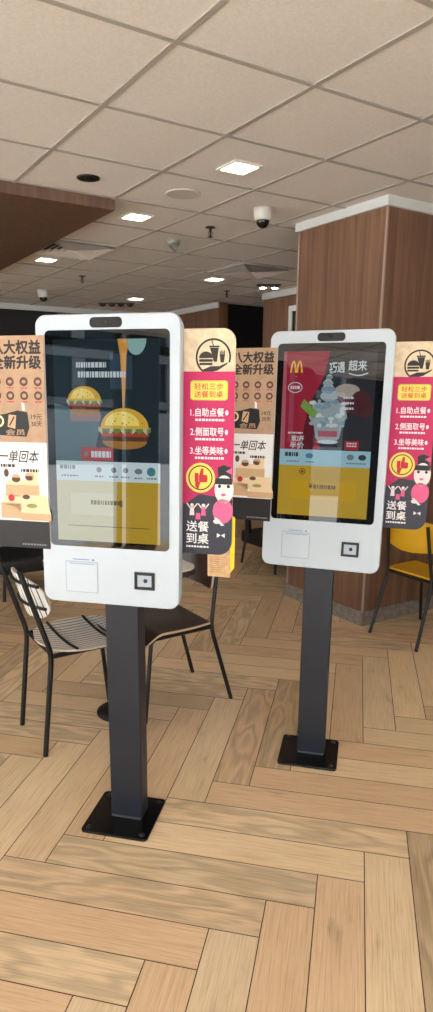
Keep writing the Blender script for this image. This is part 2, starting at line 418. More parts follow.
def burger(mb, cx, cz, r, y, tag_):
    bun = disp_mat('bun'+tag_, (214, 170, 62), .9); bun2 = disp_mat('bun_shade'+tag_, (170, 120, 52), .8); hi = disp_mat('bun_light'+tag_, (238, 214, 110), .95)
    pat = disp_mat('patty'+tag_, (96, 58, 40), .8); red = disp_mat('tomato'+tag_, (176, 70, 52), .8); grn = disp_mat('lettuce'+tag_, (110, 140, 64), .8); pale = disp_mat('onion'+tag_, (196, 196, 170), .8)
    e = .00012
    mb.flat(ellipse(cx, cz-.52*r, r*.92, r*.3), y-e, bun2)
    mb.flat(rrect(cx-r*.95, cz-.5*r, cx+r*.95, cz-.22*r, r*.12), y-2*e, pat)
    mb.flat(rrect(cx-r, cz-.32*r, cx+r, cz-.16*r, r*.07), y-3*e, red)
    pts = [(cx-r*1.08+2.16*r*k/14, cz-.12*r-(.12*r if k % 2 else 0)) for k in range(15)]
    for k in range(14): mb.flat([pts[k], pts[k+1], (pts[k+1][0], cz+.04*r), (pts[k][0], cz+.04*r)], y-4*e, grn if k % 3 else pale)
    mb.flat(ellipse(cx, cz-.02*r, r, r*.8, 0, PI, 20), y-5*e, bun)
    mb.flat(ellipse(cx-.1*r, cz+.1*r, r*.72, r*.55, 0, PI, 18), y-6*e, hi)
    rr = random.Random(3)
    for k in range(14):
        a = rr.uniform(.3, 2.8); q = rr.uniform(.15, .9); sx, sz = cx+r*q*math.cos(a), cz+.05*r+.65*r*q*math.sin(a)
        mb.flat(ellipse(sx, sz, r*.035, r*.022, n=8), y-7*e, bun2)

def display_left():
    mb = MB(); X0, X1, Z0, Z1 = -.178, .175, .213, .85
    y = -.0012
    mb.flat([(X0, .474), (X1, .474), (X1, Z1), (X0, Z1)], y, disp_mat('night', (26, 40, 46), 1))
    e = .00025
    mb.flat([(X0, .474), (X0+.13, .474), (X0+.16, .62), (X0, .655)], y-e, disp_mat('ice', (78, 104, 112), .9))
    mb.flat([(.012, .70), (.085, .70), (.085, .80), (.012, .81)], y-e, disp_mat('slate', (48, 66, 82), .9))
    burger(mb, -.075, .665, .056, y-2*e, '')
    mb.flat(rrect(-.125, .60, -.02, .632, .01), y-2*e, disp_mat('box_pink', (150, 120, 118), .8))
    burger(mb, .058, .58, .08, y-3*e, '2')
    # a drip of sauce and a pale disc above
    mb.flat([(.038, Z1), (.075, Z1), (.067, .80), (.062, .70), (.058, .64), (.053, .64), (.05, .72), (.046, .80)], y-2*e, disp_mat('sauce', (206, 148, 66), .9))
    mb.flat(ellipse(.098, Z1, .033, .048, PI, 2*PI, 16), y-2*e, disp_mat('disc', (140, 178, 178), .9))
    wt = disp_mat('white_text', (205, 215, 220), .85)
    bars(mb, -.10, .765, .0, 1, .02, .016, y-4*e, wt, 4)
    bars(mb, -.095, .735, .065, 1, .02, .018, y-4*e, wt, 9)
    mb.flat([(-.088, .476), (.02, .476), (.02, .519), (-.088, .519)], y-5*e, disp_mat('crimson', (168, 44, 52), .9))
    bars(mb, -.055, .487, .012, 1, .02, .02, y-6*e, wt, 5)
    mb.flat(ellipse(-.072, .497, .008), y-6*e, disp_mat('dot_green', (120, 130, 90), .8))
    # the pale strip with little icons
    mb.flat([(X0, .411), (X1, .411), (X1, .474), (X0, .474)], y, disp_mat('strip', (196, 214, 216), .95))
    gr = disp_mat('icon_grey', (120, 128, 134), .8); bl = disp_mat('icon_blue', (70, 120, 160), .9); gn = disp_mat('icon_green', (70, 140, 110), .9)
    bars(mb, -.165, .448, -.11, 1, .02, .012, y-e, gr, 2); bars(mb, -.160, .424, -.1, 1, .02, .005, y-e, gr, 3)
    for k, x in enumerate((-.03, .02, .06)): mb.flat(ellipse(x, .448, .009), y-e, gr); bars(mb, x-.015, .424, x+.015, 1, .02, .005, y-e, gr, 20+k)
    mb.flat(ellipse(.103, .446, .013, .009), y-e, gr); mb.flat(ellipse(.145, .446, .014), y-e, bl); mb.flat(ellipse(.15, .441, .008), y-2*e, gn)
    bars(mb, .09, .422, .118, 1, .02, .005, y-e, gr, 30); bars(mb, .13, .422, .165, 1, .02, .005, y-e, gr, 31)
    # the mustard panel below
    mb.flat([(X0, Z0), (X1, Z0), (X1, .411), (X0, .411)], y, disp_mat('mustard', (186, 152, 48), .92))
    ml = disp_mat('cream_light', (206, 204, 176), .9)
    mb.flat([(X0, Z0), (.025, Z0), (.03, .411), (X0, .411)], y-.5*e, disp_mat('cream_reflection', (196, 194, 158), .9))  # pale wash of the window's reflection, painted into the display colour
    mb.flat(rrect(-.13, .30, .02, .372, .004), y-e, ml); bars(mb, -.06, .335, .04, 1, .02, .014, y-2*e, disp_mat('icon_brown', (120, 96, 60), .8), 12)
    mb.flat([(-.14, .262), (.14, .262), (.14, .2645), (-.14, .2645)], y-e, disp_mat('icon_brown', (120, 96, 60), .8))
    mb.flat(rrect(.04, .33, .05, .352, .002), y-3*e, disp_mat('icon_brown', (120, 96, 60), .8))
    return mb
def display_right():
    mb = MB(); X0, X1, Z0, Z1 = -.18, .176, .213, .848
    y = -.0012; e = .00025
    mb.flat([(X0, .474), (X1, .474), (X1, Z1), (X0, Z1)], y, disp_mat('charcoal', (40, 42, 46), 1))
    mb.flat([(X0, .474), (-.02, .474), (-.05, .60), (-.075, .64), (-.02, .75), (.0, Z1), (X0, Z1)], y-e, disp_mat('crimson_deep', (150, 34, 58), .9))
    mb.flat([(-.075, .64), (-.03, .55), (-.05, .474), (-.10, .474)], y-2*e, disp_mat('crimson_dark', (88, 24, 40), .9))
    mb.flat([(X0, .474), (X0+.018, .474), (X0+.012, Z1), (X0, Z1)], y-2*e, disp_mat('rose', (176, 96, 110), .8))
    mb.flat([(X0+.03, .50), (X0+.05, .50), (X0+.045, .80), (X0+.028, .80)], y-2*e, disp_mat('rose_dim', (164, 66, 86), .8))
    gold = disp_mat('gold', (230, 176, 60), .95)
    arches(mb, -.128, .768, .048, .045, .0075, y-3*e, gold)
    wt = disp_mat('white_text', (205, 215, 220), .85)
    mb.flat([(-.130, .752), (-.127, .752), (-.127, .755), (-.130, .755)], y-3*e, wt)
    for k in range(26):
        a, b = 2*PI*k/26, 2*PI*(k+1)/26
        stroke(mb, [(-.13+.027*math.cos(a), .712+.019*math.sin(a)), (-.13+.027*math.cos(b), .712+.019*math.sin(b))], .003, y-3*e, wt)
    bars(mb, -.148, .706, -.112, 1, .02, .012, y-4*e, wt, 41)
    text(mb, '巧遇', .0, .768, .058, .806, y-3*e, wt, .02); text(mb, '超来', .072, .775, .14, .812, y-3*e, wt, .02)
    stroke(mb, [(.075+.07*k/8, .765-.008*math.sin(PI*k/8)) for k in range(9)], .004, y-3*e, wt)
    # ice cream sundae in a cup
    iw = disp_mat('ice_white', (196, 206, 208), .85); ib = disp_mat('ice_blue', (120, 146, 160), .85); ish = disp_mat('ice_shade', (150, 164, 166), .85)
    mb.flat([(-.055, .655), (.065, .655), (.078, .60), (.055, .56), (-.045, .56), (-.07, .60)], y-3*e, ish)
    rr = random.Random(11)
    for k in range(46):
        x, z = rr.uniform(-.058, .064), rr.uniform(.567, .668); mb.flat(ellipse(x, z, rr.uniform(.006, .014), rr.uniform(.005, .01), n=10), y-(4+k*.04)*e, rr.choice((iw, ib, ish)))
    for k, (x, z, r) in enumerate(((.005, .68, .034), (.0, .705, .027), (-.002, .728, .02), (.002, .75, .013), (.008, .768, .007))):
        mb.flat(ellipse(x, z, r, r*.62), y-(6+k*.3)*e, ib if k % 2 else ish); ring_patch(mb, x, z, r*.8, r*.2, y-(6.2+k*.3)*e, iw, .6, 2.6, 10)
    mb.flat([(-.048, .56), (.06, .56), (.052, .52), (.03, .5), (-.02, .5), (-.04, .52)], y-3*e, disp_mat('cup', (150, 160, 164), .85))
    mb.flat([(-.032, .548), (.046, .548), (.042, .525), (-.028, .525)], y-4*e, disp_mat('cup_band', (176, 90, 104), .85))
    mb.flat(ellipse(.008, .506, .04, .008), y-4*e, iw)
    mb.flat([(-.105, .64), (-.092, .668), (-.035, .618), (-.05, .592)], y-8*e, disp_mat('mint', (112, 152, 72), .9))
    # bowl and tall drink behind, dark berries
    mb.flat(ellipse(.072, .70, .048, .026), y-2*e, disp_mat('cream', (168, 160, 148), .85)); mb.flat([(.03, .695), (.114, .695), (.1, .62), (.05, .62)], y-1.8*e, disp_mat('plum', (110, 52, 64), .85))
    bars(mb, .06, .67, .1, 3, .02, .008, y-3*e, wt, 51)
    for x, z, r in ((.125, .665, .036), (.145, .63, .03), (.11, .64, .03)): mb.flat(ellipse(x, z, r), y-2.4*e, disp_mat('berry', (74, 38, 42), .9))
    text(mb, '第2杯', -.135, .505, -.085, .528, y-4*e, wt, .02); text(mb, '半价', -.14, .477, -.085, .503, y-4*e, wt, .02); bars(mb, -.15, .535, -.09, 1, .02, .006, y-4*e, wt, 15)
    mb.flat([(.075, .478), (.128, .478), (.128, .512), (.075, .512)], y-4*e, disp_mat('crimson', (168, 44, 52), .9)); bars(mb, .083, .49, .12, 2, -.01, .005, y-5*e, wt, 16)
    mb.flat([(X0, .411), (X1, .411), (X1, .474), (X0, .474)], y, disp_mat('strip_blue', (150, 190, 204), .9))
    gr = disp_mat('icon_grey', (120, 128, 134), .8); bk = disp_mat('icon_dark', (50, 60, 66), .9); bl = disp_mat('icon_blue', (70, 120, 160), .9)
    bars(mb, -.158, .446, -.105, 1, .02, .016, y-e, bk, 2); bars(mb, -.15, .424, -.1, 1, .02, .005, y-e, gr, 3)
    mb.flat(ellipse(-.06, .45, .015, .01), y-e, bl); bars(mb, -.075, .424, -.04, 1, .02, .005, y-e, gr, 4)
    mb.flat(ellipse(.10, .45, .014, .011), y-e, gr); mb.flat(ellipse(.145, .45, .015, .011), y-e, bk); bars(mb, .085, .424, .16, 1, .02, .005, y-e, gr, 5)
    mb.flat([(X0, Z0), (X1, Z0), (X1, .411), (X0, .411)], y, disp_mat('mustard', (186, 152, 48), .92))
    mb.flat(rrect(-.13, .28, .13, .352, .004), y-e, disp_mat('mustard_deep', (196, 156, 34), .92))
    text(mb, '¥', -.055, .322, -.042, .342, y-2*e, bk, .03); bars(mb, -.038, .322, .05, 1, .02, .016, y-2*e, disp_mat('icon_brown', (120, 96, 60), .8), 22)
    ring_patch(mb, -.085, .388, .013, .003, y-2*e, disp_mat('dark_red', (120, 50, 40), .9)); mb.flat(ellipse(-.085, .388, .006), y-2*e, disp_mat('dark_red', (120, 50, 40), .9))
    return mb

def make_kiosk(label, c, yaw, lat, off, zb, tilt, plate_rot, display, pole_x):
    k = thing('ordering_kiosk', label, 'kiosk', (c[0], c[1], 0), yaw, 'self ordering kiosks')
    # base plate with its four anchor bolts
    def prot(p): cc, ss = math.cos(plate_rot), math.sin(plate_rot); return Vector((p.x*cc-p.y*ss, p.x*ss+p.y*cc, p.z))
    mb = MB(); mb.xf = prot; mb.prism(rrect(-.125, -.125, .125, .125, .016), 0, .009, BLACKG, 'z', .0015); bp = mb.build('base_plate', k)
    for sx in (-1, 1):
        for sy in (-1, 1):
            mb = MB(); mb.xf = prot; mb.lathe([(.011, .009), (.011, .0095), (.009, .0105), (.007, .0105), (.0065, .014), (.0, .0145)], (sx*.1, sy*.1, 0), BLACK, 14); mb.build('bolt', bp)
    # pole with a weld flange at its foot
    mb = MB(); mb.xf = lambda p: prot(Vector((p.x+pole_x, p.y, p.z)))
    mb.prism(rrect(-.06, -.014, .06, .062, .006, 4), .009, zb+.45, POLE, 'z'); po = mb.build('pole', k)
    mb = MB(); mb.xf = lambda p: prot(Vector((p.x+pole_x, p.y, p.z)))
    mb.box(-.056, -.020, .009, .056, -.014, .0125, mat('weld_seam', (120, 124, 128), .3, .6)); mb.build('weld_seam', po)
    H = head_xf(lat, off, zb, tilt)
    w = D_W/2
    # white head shell, thick, rounded, with a grey rear shell
    mb = MB(); mb.xf = H
    mb.prism(rrect(-w, 0, w, D_H, .034, 8), 0, .034, KWHITE, 'y', .004)
    mb.prism(rrect(-w+.005, .005, w-.005, D_H-.005, .032, 8), .034, .066, KGREY, 'y', .004)
    shell = mb.build('head_shell', k)
    # speaker / camera slot at the top
    mb = MB(); mb.xf = H
    mb.prism(rrect(-.053, .884, .053, .915, .013, 6), -.001, .004, mat('slot_black', (14, 15, 18), .25), 'y'); sl = mb.build('camera_slot', k)
    mb = MB(); mb.xf = H; mb.prism(ellipse(0, .8995, .006, n=16), -.0016, 0, mat('lens', (40, 44, 52), .1), 'y'); mb.build('lens', sl)
    # touch screen: black glass with the lit display in it
    mb = MB(); mb.xf = H; mb.prism(rrect(-.205, .193, .205, .878, .016, 6), -.001, .01, BEZEL, 'y'); tsn = mb.build('touch_screen', k)
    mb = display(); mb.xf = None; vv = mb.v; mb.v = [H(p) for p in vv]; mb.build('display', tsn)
    # receipt printer door
    PR = mat('printer_door', (194, 204, 212), .35); GAP = mat('door_gap', (160, 170, 180), .6)
    mb = MB(); mb.xf = H; mb.prism(rrect(-.156, .036, -.04, .142, .004, 3), -.0008, .004, GAP, 'y'); mb.prism(rrect(-.1535, .0385, -.0425, .1395, .003, 3), -.0022, .004, PR, 'y', .001); pd = mb.build('receipt_door', k)
    mb = MB(); mb.xf = H; mb.prism(rrect(-.14, .1325, -.05, .1365, .0015, 3), -.003, -.002, mat('slot_grey', (150, 172, 198), .5), 'y'); mb.build('paper_slot', pd)
    mb = MB(); mb.xf = H; bl = mat('print_blue', (96, 130, 176), .5)
    for kx in range(14): mb.box(-.128+kx*.0042, -.0012, .1475, -.128+kx*.0042+.003, -.0002, .1505, bl)
    mb.prism(ellipse(-.057, .149, .0028, n=14), -.0012, 0, mat('print_navy', (50, 70, 110), .5), 'y'); mb.build('printed_mark', k)
    # code scanner: black frame, grey window, dark sensor
    mb = MB(); mb.xf = H
    o_ = [(.088, .061), (.156, .061), (.156, .119), (.088, .119)]; i_ = [(.0975, .0705), (.1465, .0705), (.1465, .1095), (.0975, .1095)]
    fm = mat('scanner_frame', (12, 14, 18), .3)
    for a in range(4):
        b = (a+1) % 4; mb.prism([o_[a], o_[b], i_[b], i_[a]], -.006, .003, fm, 'y')
    sc = mb.build('code_scanner', k)
    mb = MB(); mb.xf = H; mb.box(.0975, -.0025, .0705, .1465, .002, .1095, mat('scanner_window', (176, 188, 198), .15)); mb.build('scanner_window', sc)
    mb = MB(); mb.xf = H; mb.prism(ellipse(.125, .091, .0068, .0068, n=18), -.0045, -.002, mat('sensor', (30, 46, 66), .2), 'y'); mb.build('sensor', sc)
    return k, H
KL = dict(c=(-.294, 2.185), yaw=-.227, lat=-.005, off=.074, zb=.8515, tilt=.035)
KR = dict(c=(.462, 2.64), yaw=-.356, lat=.012, off=.047, zb=.8515, tilt=.059)
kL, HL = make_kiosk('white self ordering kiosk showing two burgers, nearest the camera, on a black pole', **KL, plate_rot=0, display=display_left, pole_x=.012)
kR, HR = make_kiosk('white self ordering kiosk showing an ice cream sundae on red, further back beside the column', **KR, plate_rot=.12, display=display_right, pole_x=.008)

# ------------------------------------------------------------------ cardboard signs fixed behind the kiosk heads
MAG = mat('print_magenta', (192, 28, 90), .55); TAN = speckle('kraft_board', (180, 148, 120), .03, 40, .8); CREAMB = speckle('cream_board', (222, 200, 168), .05, 40, .8)
INK = mat('print_ink', (44, 38, 36), .6); NAVY = mat('print_navy_black', (44, 44, 58), .5); YEL = mat('print_yellow', (240, 212, 96), .6)
PRED = mat('print_red', (196, 40, 52), .6); PWH = mat('print_white', (240, 238, 236), .6); PINK = mat('print_pink', (226, 96, 140), .6)
FACE = mat('print_pale', (238, 226, 222), .6); HAIR = mat('print_black_green', (26, 38, 38), .6); LIME = mat('print_lime', (176, 206, 72), .6)
BROWN = mat('print_brown', (92, 60, 48), .6); BOXK = mat('print_box', (206, 168, 128), .6); BOXL = mat('print_box_light', (232, 206, 164), .6); PBLK = mat('print_black', (22, 23, 26), .5)
Y1 = .0652; TH = .006
def kiosk_sign(name, label, K, H_raw, poly, board_edge):
    o = thing(name, label, 'sign', (K['c'][0], K['c'][1], 0), K['yaw'])
    mb = MB(); mb.xf = H_raw; mb.prism(poly, Y1+.0012, Y1+TH, board_edge, 'y'); b = mb.build('board', o)
    return o, b
def clip_half(pts, z, above=True):
    out = []; n = len(pts)
    for i in range(n):
        a, b = pts[i], pts[(i+1) % n]; ia = (a[1] >= z) == above; ib = (b[1] >= z) == above
        if ia: out.append(a)
        if ia != ib: t = (z-a[1])/(b[1]-a[1]); out.append((a[0]+(b[0]-a[0])*t, z))
    return out
def pink_sign(K, H, label):
    poly = rrect(.19, .178, .395, .885, (0, .045, .04, 0), 8)
    o, b = kiosk_sign('three_step_sign', label, K, H, poly, CREAMB); o['group'] = 'pink three step signs'
    mb = MB(); mb.xf = H; y = Y1+.0012; e = .00012
    mb.flat(clip_half(clip_half(poly, .757, False), .335, True), y-e, MAG)
    low = clip_half(poly, .335, False); mb.flat(low, y-e, NAVY)
    mb.flat([(.19, .334), (.245, .345), (.285, .375), (.33, .37), (.395, .36), (.395, .334)], y-2*e, NAVY)
    for z in (.885,): pass
    # badge with a burger, a drink and fries on a hand
    ring_patch(mb, .325, .80, .056, .006, y-2*e, INK, -.35*PI*.28, PI*1.28)
    mb.flat(ellipse(.302, .797, .022, .02, 0, PI, 14), y-2*e, INK); mb.flat(rrect(.28, .786, .324, .794, .003), y-2*e, INK); mb.flat(rrect(.281, .776, .323, .783, .003), y-2*e, INK)
    mb.flat([(.314, .828), (.342, .828), (.337, .786), (.327, .786)], y-3*e, INK); mb.flat(rrect(.312, .829, .344, .834, .001), y-3*e, INK); stroke(mb, [(.325, .834), (.320, .85)], .003, y-3*e, INK)
    mb.flat([(.345, .808), (.362, .808), (.359, .784), (.348, .784)], y-3*e, INK)
    for q in range(4): mb.flat([(.346+q*.0042, .808), (.349+q*.0042, .808), (.349+q*.0042, .817+.003*(q % 2)), (.346+q*.0042, .817+.003*(q % 2))], y-3*e, INK)
    mb.flat([(.29, .757), (.29, .762), (.318, .773), (.345, .773), (.372, .785), (.368, .778), (.34, .760), (.325, .757)], y-2*e, INK)
    # yellow title plate and the three steps
    mb.flat(rrect(.253, .670, .373, .730, .009), y-2*e, LIME); mb.flat(rrect(.256, .673, .370, .727, .008), y-3*e, YEL)
    text(mb, '轻松三步', .266, .702, .358, .722, y-4*e, PRED, .01); text(mb, '送餐到桌', .266, .678, .358, .698, y-4*e, PRED, .01)
    for s_, z, n in (('1.自助点餐', .620, 1), ('2.侧面取号', .560, 2), ('3.坐等美味', .501, 3)):
        text(mb, s_, .254, z, .362, z+.026, y-3*e, PWH, .016); mb.flat(ellipse(.371, z+.012, .005, .008, n=12), y-3*e, PWH)
        bars(mb, .27, z-.014, .365, 1, .01, .007, y-3*e, PWH, 60+n)
    # girl with black hair bun, pink cheek puff and a white bow
    mb.flat([(.338, .408), (.347, .43), (.345, .462), (.365, .470), (.389, .462), (.390, .405)], y-4*e, HAIR)
    mb.flat(ellipse(.367, .392, .031, .045), y-5*e, FACE); mb.flat([(.337, .408), (.393, .408), (.393, .428), (.34, .428)], y-6*e, HAIR)
    mb.flat([(.372, .450), (.392, .462), (.392, .440)], y-7*e, PINK)
    mb.flat(ellipse(.352, .402, .0055), y-7*e, HAIR); mb.flat(ellipse(.381, .402, .0055), y-7*e, HAIR); mb.flat(ellipse(.365, .375, .008, .0045), y-7*e, PINK)
    mb.flat(ellipse(.364, .322, .033, .04), y-5*e, PINK); mb.flat(ellipse(.345, .288, .012, .008), y-6*e, FACE); mb.flat([(.335, .300), (.345, .300), (.37, .276), (.36, .274)], y-6*e, PWH)
    mb.flat([(.346, .25), (.358, .243), (.346, .235)], y-4*e, PWH); mb.flat([(.372, .25), (.360, .243), (.372, .235)], y-4*e, PWH)
    # thumbs-up badge
    mb.flat(ellipse(.289, .427, .048), y-4*e, YEL); ring_patch(mb, .289, .427, .04, .004, y-5*e, INK)
    mb.flat(rrect(.27, .415, .283, .442, .002), y-6*e, PRED); mb.flat(rrect(.284, .413, .312, .437, .006), y-6*e, PRED); mb.flat([(.284, .434), (.298, .434), (.299, .457), (.291, .457)], y-6*e, PRED); mb.flat([(.272, .415), (.29, .415), (.282, .39), (.272, .398)], y-6*e, PRED)
    # two little cheering figures
    for x, q in ((.262, FACE), (.30, PINK)):
        mb.flat(ellipse(x, .338, .006), y-3*e, FACE); mb.flat([(x-.008, .305), (x+.008, .305), (x+.006, .331), (x-.006, .331)], y-3*e, q)
        stroke(mb, [(x-.005, .328), (x-.017, .343)], .004, y-3*e, FACE); stroke(mb, [(x+.005, .328), (x+.017, .343)], .004, y-3*e, FACE)
    mb.flat([(.274, .292), (.291, .292), (.289, .313), (.276, .313)], y-3*e, PINK)
    text(mb, '送餐', .244, .252, .318, .286, y-3*e, PWH, .018); text(mb, '到桌', .244, .212, .318, .246, y-3*e, PWH, .018); bars(mb, .244, .199, .319, 1, .01, .006, y-3*e, PWH, 66)
    mb.build('printed_sheet', b)
    return o
def tan_sign(K, H0, label):
    # clipped over the white margin left of the screen
    H = lambda p: H0(Vector((.978*p.x+.016, p.y-.0052-(Y1+.0012), .531+.972*(p.z-.531))))
    poly = rrect(-.445, .168, -.2285, .873, (.02, 0, 0, .02), 6)
    o, b = kiosk_sign('benefits_sign', label, K, H, poly, TAN); o['group'] = 'brown benefits signs'
    mb = MB(); mb.xf = H; y = Y1+.0012; e = .00012
    mb.flat(clip_half(poly, .529), y-.5*e, TAN); mb.flat(clip_half(clip_half(poly, .529, False), .262, True), y-e, PWH); mb.flat(clip_half(poly, .262, False), y-e, PBLK)
    text(mb, '八大权益', -.415, .815, -.240, .858, y-e, INK, .045); text(mb, '全新升级', -.415, .768, -.240, .810, y-e, INK, .045)
    for x in (-.40, -.353, -.303, -.253):
        for z in (.727, .682):
            mb.flat(ellipse(x, z, .0145), y-e, BROWN); mb.flat(ellipse(x, z, .0075, .006 if z > .7 else .007), y-2*e, TAN); bars(mb, x-.012, z-.022, x+.012, 1, .01, .004, y-e, PRED, int(900+x*1000))
    # takeaway bag, cup and card
    mb.flat([(-.408, .552), (-.30, .548), (-.288, .58), (-.294, .628), (-.33, .634), (-.375, .622), (-.408, .618)], y-e, PBLK)
    ring_patch(mb, -.40, .598, .02, .007, y-2*e, BOXL); mb.flat(ellipse(-.40, .598, .009), y-2*e, BROWN)
    mb.flat([(-.368, .58), (-.34, .573), (-.335, .618), (-.362, .62)], y-2*e, BOXK); stroke(mb, [(-.36, .585), (-.343, .612)], .005, y-3*e, PBLK)
    mb.flat([(-.312, .634), (-.303, .634), (-.304, .655), (-.314, .662)], y-e, PWH); text(mb, '会员', -.375, .553, -.305, .572, y-3*e, TAN, .02)
    text(mb, '19元', -.281, .605, -.243, .622, y-e, INK, .015); text(mb, '30天', -.281, .582, -.243, .599, y-e, INK, .015)
    text(mb, '一单回本', -.405, .462, -.258, .502, y-2*e, INK, .014, .25)
    bars(mb, -.40, .445, -.345, 1, .01, .01, y-2*e, INK, 71); bars(mb, -.325, .430, -.26, 1, .01, .01, y-2*e, INK, 72)
    # food boxes
    def obox(x, z, w, h, d, m1, m2):
        mb.flat([(x, z), (x+w, z), (x+w, z+h), (x, z+h)], y-3*e, m1); mb.flat([(x, z+h), (x+w, z+h), (x+w-d*.3, z+h+d), (x+d, z+h+d)], y-4*e, m2)
    obox(-.385, .345, .125, .04, .02, BOXK, BOXL); obox(-.405, .27, .075, .052, .014, BOXK, BOXL); obox(-.345, .30, .115, .032, .02, BOXL, BOXL); obox(-.33, .265, .11, .024, .02, BOXK, BOXL); obox(-.39, .31, .05, .04, .012, BOXL, BOXK)
    for x, z in ((-.345, .405), (-.295, .412)):
        mb.flat(ellipse(x, z, .016, .011), y-5*e, BROWN); mb.flat(ellipse(x, z+.005, .016, .012, 0, PI, 12), y-6*e, BOXK)
    mb.flat([(-.285, .40), (-.265, .40), (-.262, .43), (-.288, .43)], y-5*e, BOXL); mb.flat(ellipse(-.365, .34, .012), y-6*e, PRED); mb.flat(ellipse(-.31, .345, .014, .008), y-6*e, BROWN); mb.flat(ellipse(-.29, .315, .02, .007), y-6*e, mat('print_green', (150, 150, 84), .6)); mb.flat(ellipse(-.38, .425, .009, .014), y-6*e, BROWN)
    bars(mb, -.33, .178, -.24, 1, .01, .006, y-2*e, mat('print_grey', (130, 132, 138), .6), 73)
    mb.build('printed_sheet', b)
    return o
pink_sign(KL, HL, 'pink and black three step sign sticking out right of the burger kiosk')
pink_sign(KR, HR, 'pink and black three step sign sticking out right of the ice cream kiosk')
tan_sign(KL, HL, 'brown benefits sign sticking out left of the burger kiosk')
tan_sign(KR, HR, 'brown benefits sign sticking out left of the ice cream kiosk')
# cards tucked behind the burger kiosk's pink sign
KRAFT = speckle('kraft_paper', (202, 164, 122), .05, 60, .9)
mb = MB(); mb.xf = HL; mb.prism([(.316, .104), (.392, .103), (.388, .24), (.314, .24)], Y1+TH+.0004, Y1+TH+.0014, KRAFT, 'y')
for k in range(8): mb.flat([(.324, .168-k*.007), (.382-(k % 3)*.007, .168-k*.007), (.382-(k % 3)*.007, .1695-k*.007), (.324, .1695-k*.007)], Y1+TH+.0003, mat('faint_print', (158, 122, 88), .9))
tag(mb.build('paper_card', None, (KL['c'][0], KL['c'][1], 0), KL['yaw']), 'brown paper card hanging out below the pink sign of the burger kiosk', 'card')
mb = MB(); mb.xf = HL; mb.prism([(.378, .122), (.392, .119), (.404, .135), (.404, .30), (.380, .32)], Y1+TH+.0018, Y1+TH+.003, mat('yellow_card', (238, 206, 30), .6), 'y')
tag(mb.build('yellow_card', None, (KL['c'][0], KL['c'][1], 0), KL['yaw']), 'bright yellow card peeking out behind the right edge of the pink sign', 'card')

# ------------------------------------------------------------------ chairs
def bez(pts, n=6):
    out = []
    P = [Vector(p) for p in pts]
    for i in range(len(P)-1):
        p0 = P[max(i-1, 0)]; p1 = P[i]; p2 = P[i+1]; p3 = P[min(i+2, len(P)-1)]
        for k in range(n):
            t = k/n; out.append(.5*((2*p1)+(-p0+p2)*t+(2*p0-5*p1+4*p2-p3)*t*t+(-p0+3*p1-3*p2+p3)*t**3))
    out.append(P[-1]); return out
def bent(pts, r=.03):
    """polyline with rounded corners"""
    P = [Vector(p) for p in pts]; out = [P[0]]
    for i in range(1, len(P)-1):
        a = (P[i-1]-P[i]); b = (P[i+1]-P[i]); q = min(r, a.length*.4, b.length*.4); a.normalize(); b.normalize()
        s, t = P[i]+a*q, P[i]+b*q
        for k in range(6): u_ = k/5; out.append(s*(1-u_)**2+P[i]*2*u_*(1-u_)+t*u_*u_)
    out.append(P[-1]); return out
PLY_EDGE = mat('ply_edge', (196, 168, 140), .5)
def ply_chair(label, loc, rotz, shell, edge, group=None):
    t = thing('plywood_chair', label, 'chair', loc, rotz, group)
    def seat(a, b):
        x = -.13+.36*a; s_ = 2*b-1
        wid = .205*(1-.10*max(0, 1-a*2.2)**2-.08*max(0, (a-.8)/.2)**2); y = wid*s_
        z = .432-.012*math.cos(s_*PI/2)*math.sin(min(a, .85)*PI)+(-.055*max(0, (a-.78)/.22)**1.6)
        sl = -.4*max(0, (a-.78)/.22); n = Vector((-sl*-1, 0, 1)).normalized()
        return (x, y, z), n
    mb = MB(); mb.sheet(seat, 18, 12, .012, shell, edge); mb.build('seat', t)
    def back(a, b):
        # superellipse panel curved around the sitter
        s_ = 2*b-1; q = 2*a-1; k = (1-abs(q)**3.2)**(1/3.2) if abs(q) < 1 else 0
        y = .205*s_*(.25+.75*k); z = .69+.105*q
        x = -.185-.10*(z-.6)+.06*(s_*(.25+.75*k))**2
        n = Vector((1, -.35*s_, .1)).normalized()
        return (x, y, z), n
    mb = MB(); mb.sheet(back, 14, 14, .011, shell, edge); mb.build('backrest', t)
    for s_ in (-1, 1):
        mb = MB(); mb.tube(bent([(-.256, s_*.192, 0), (-.14, s_*.176, .405), (-.195, s_*.155, .765)], .05), .0105, BLACK, 10); mb.build('leg', t)
    for s_ in (-1, 1):
        mb = MB(); mb.tube(bent([(.245, s_*.2, 0), (.195, s_*.178, .405), (-.13, s_*.178, .410)], .03), .0105, BLACK, 10); mb.build('leg', t)
    mb = MB(); mb.tube([(-.13, -.178, .41), (-.13, .178, .41)], .009, BLACK, 8); mb.tube([(.15, -.178, .406), (.15, .178, .406)], .009, BLACK, 8); mb.build('seat_frame', t)
    return t
DBROWN = mat('dark_stained_ply', (58, 42, 38), .28); YSHELL = mat('yellow_ply', (232, 178, 28), .4)
ply_chair('dark brown plywood chair with thin black legs, behind the burger kiosk pole', (-.18, 3.2, 0), RYAW+PI, DBROWN, PLY_EDGE)
ply_chair('yellow plywood chair with black legs beside the timber column', (1.41, 4.12, 0), RYAW, YSHELL, YSHELL)

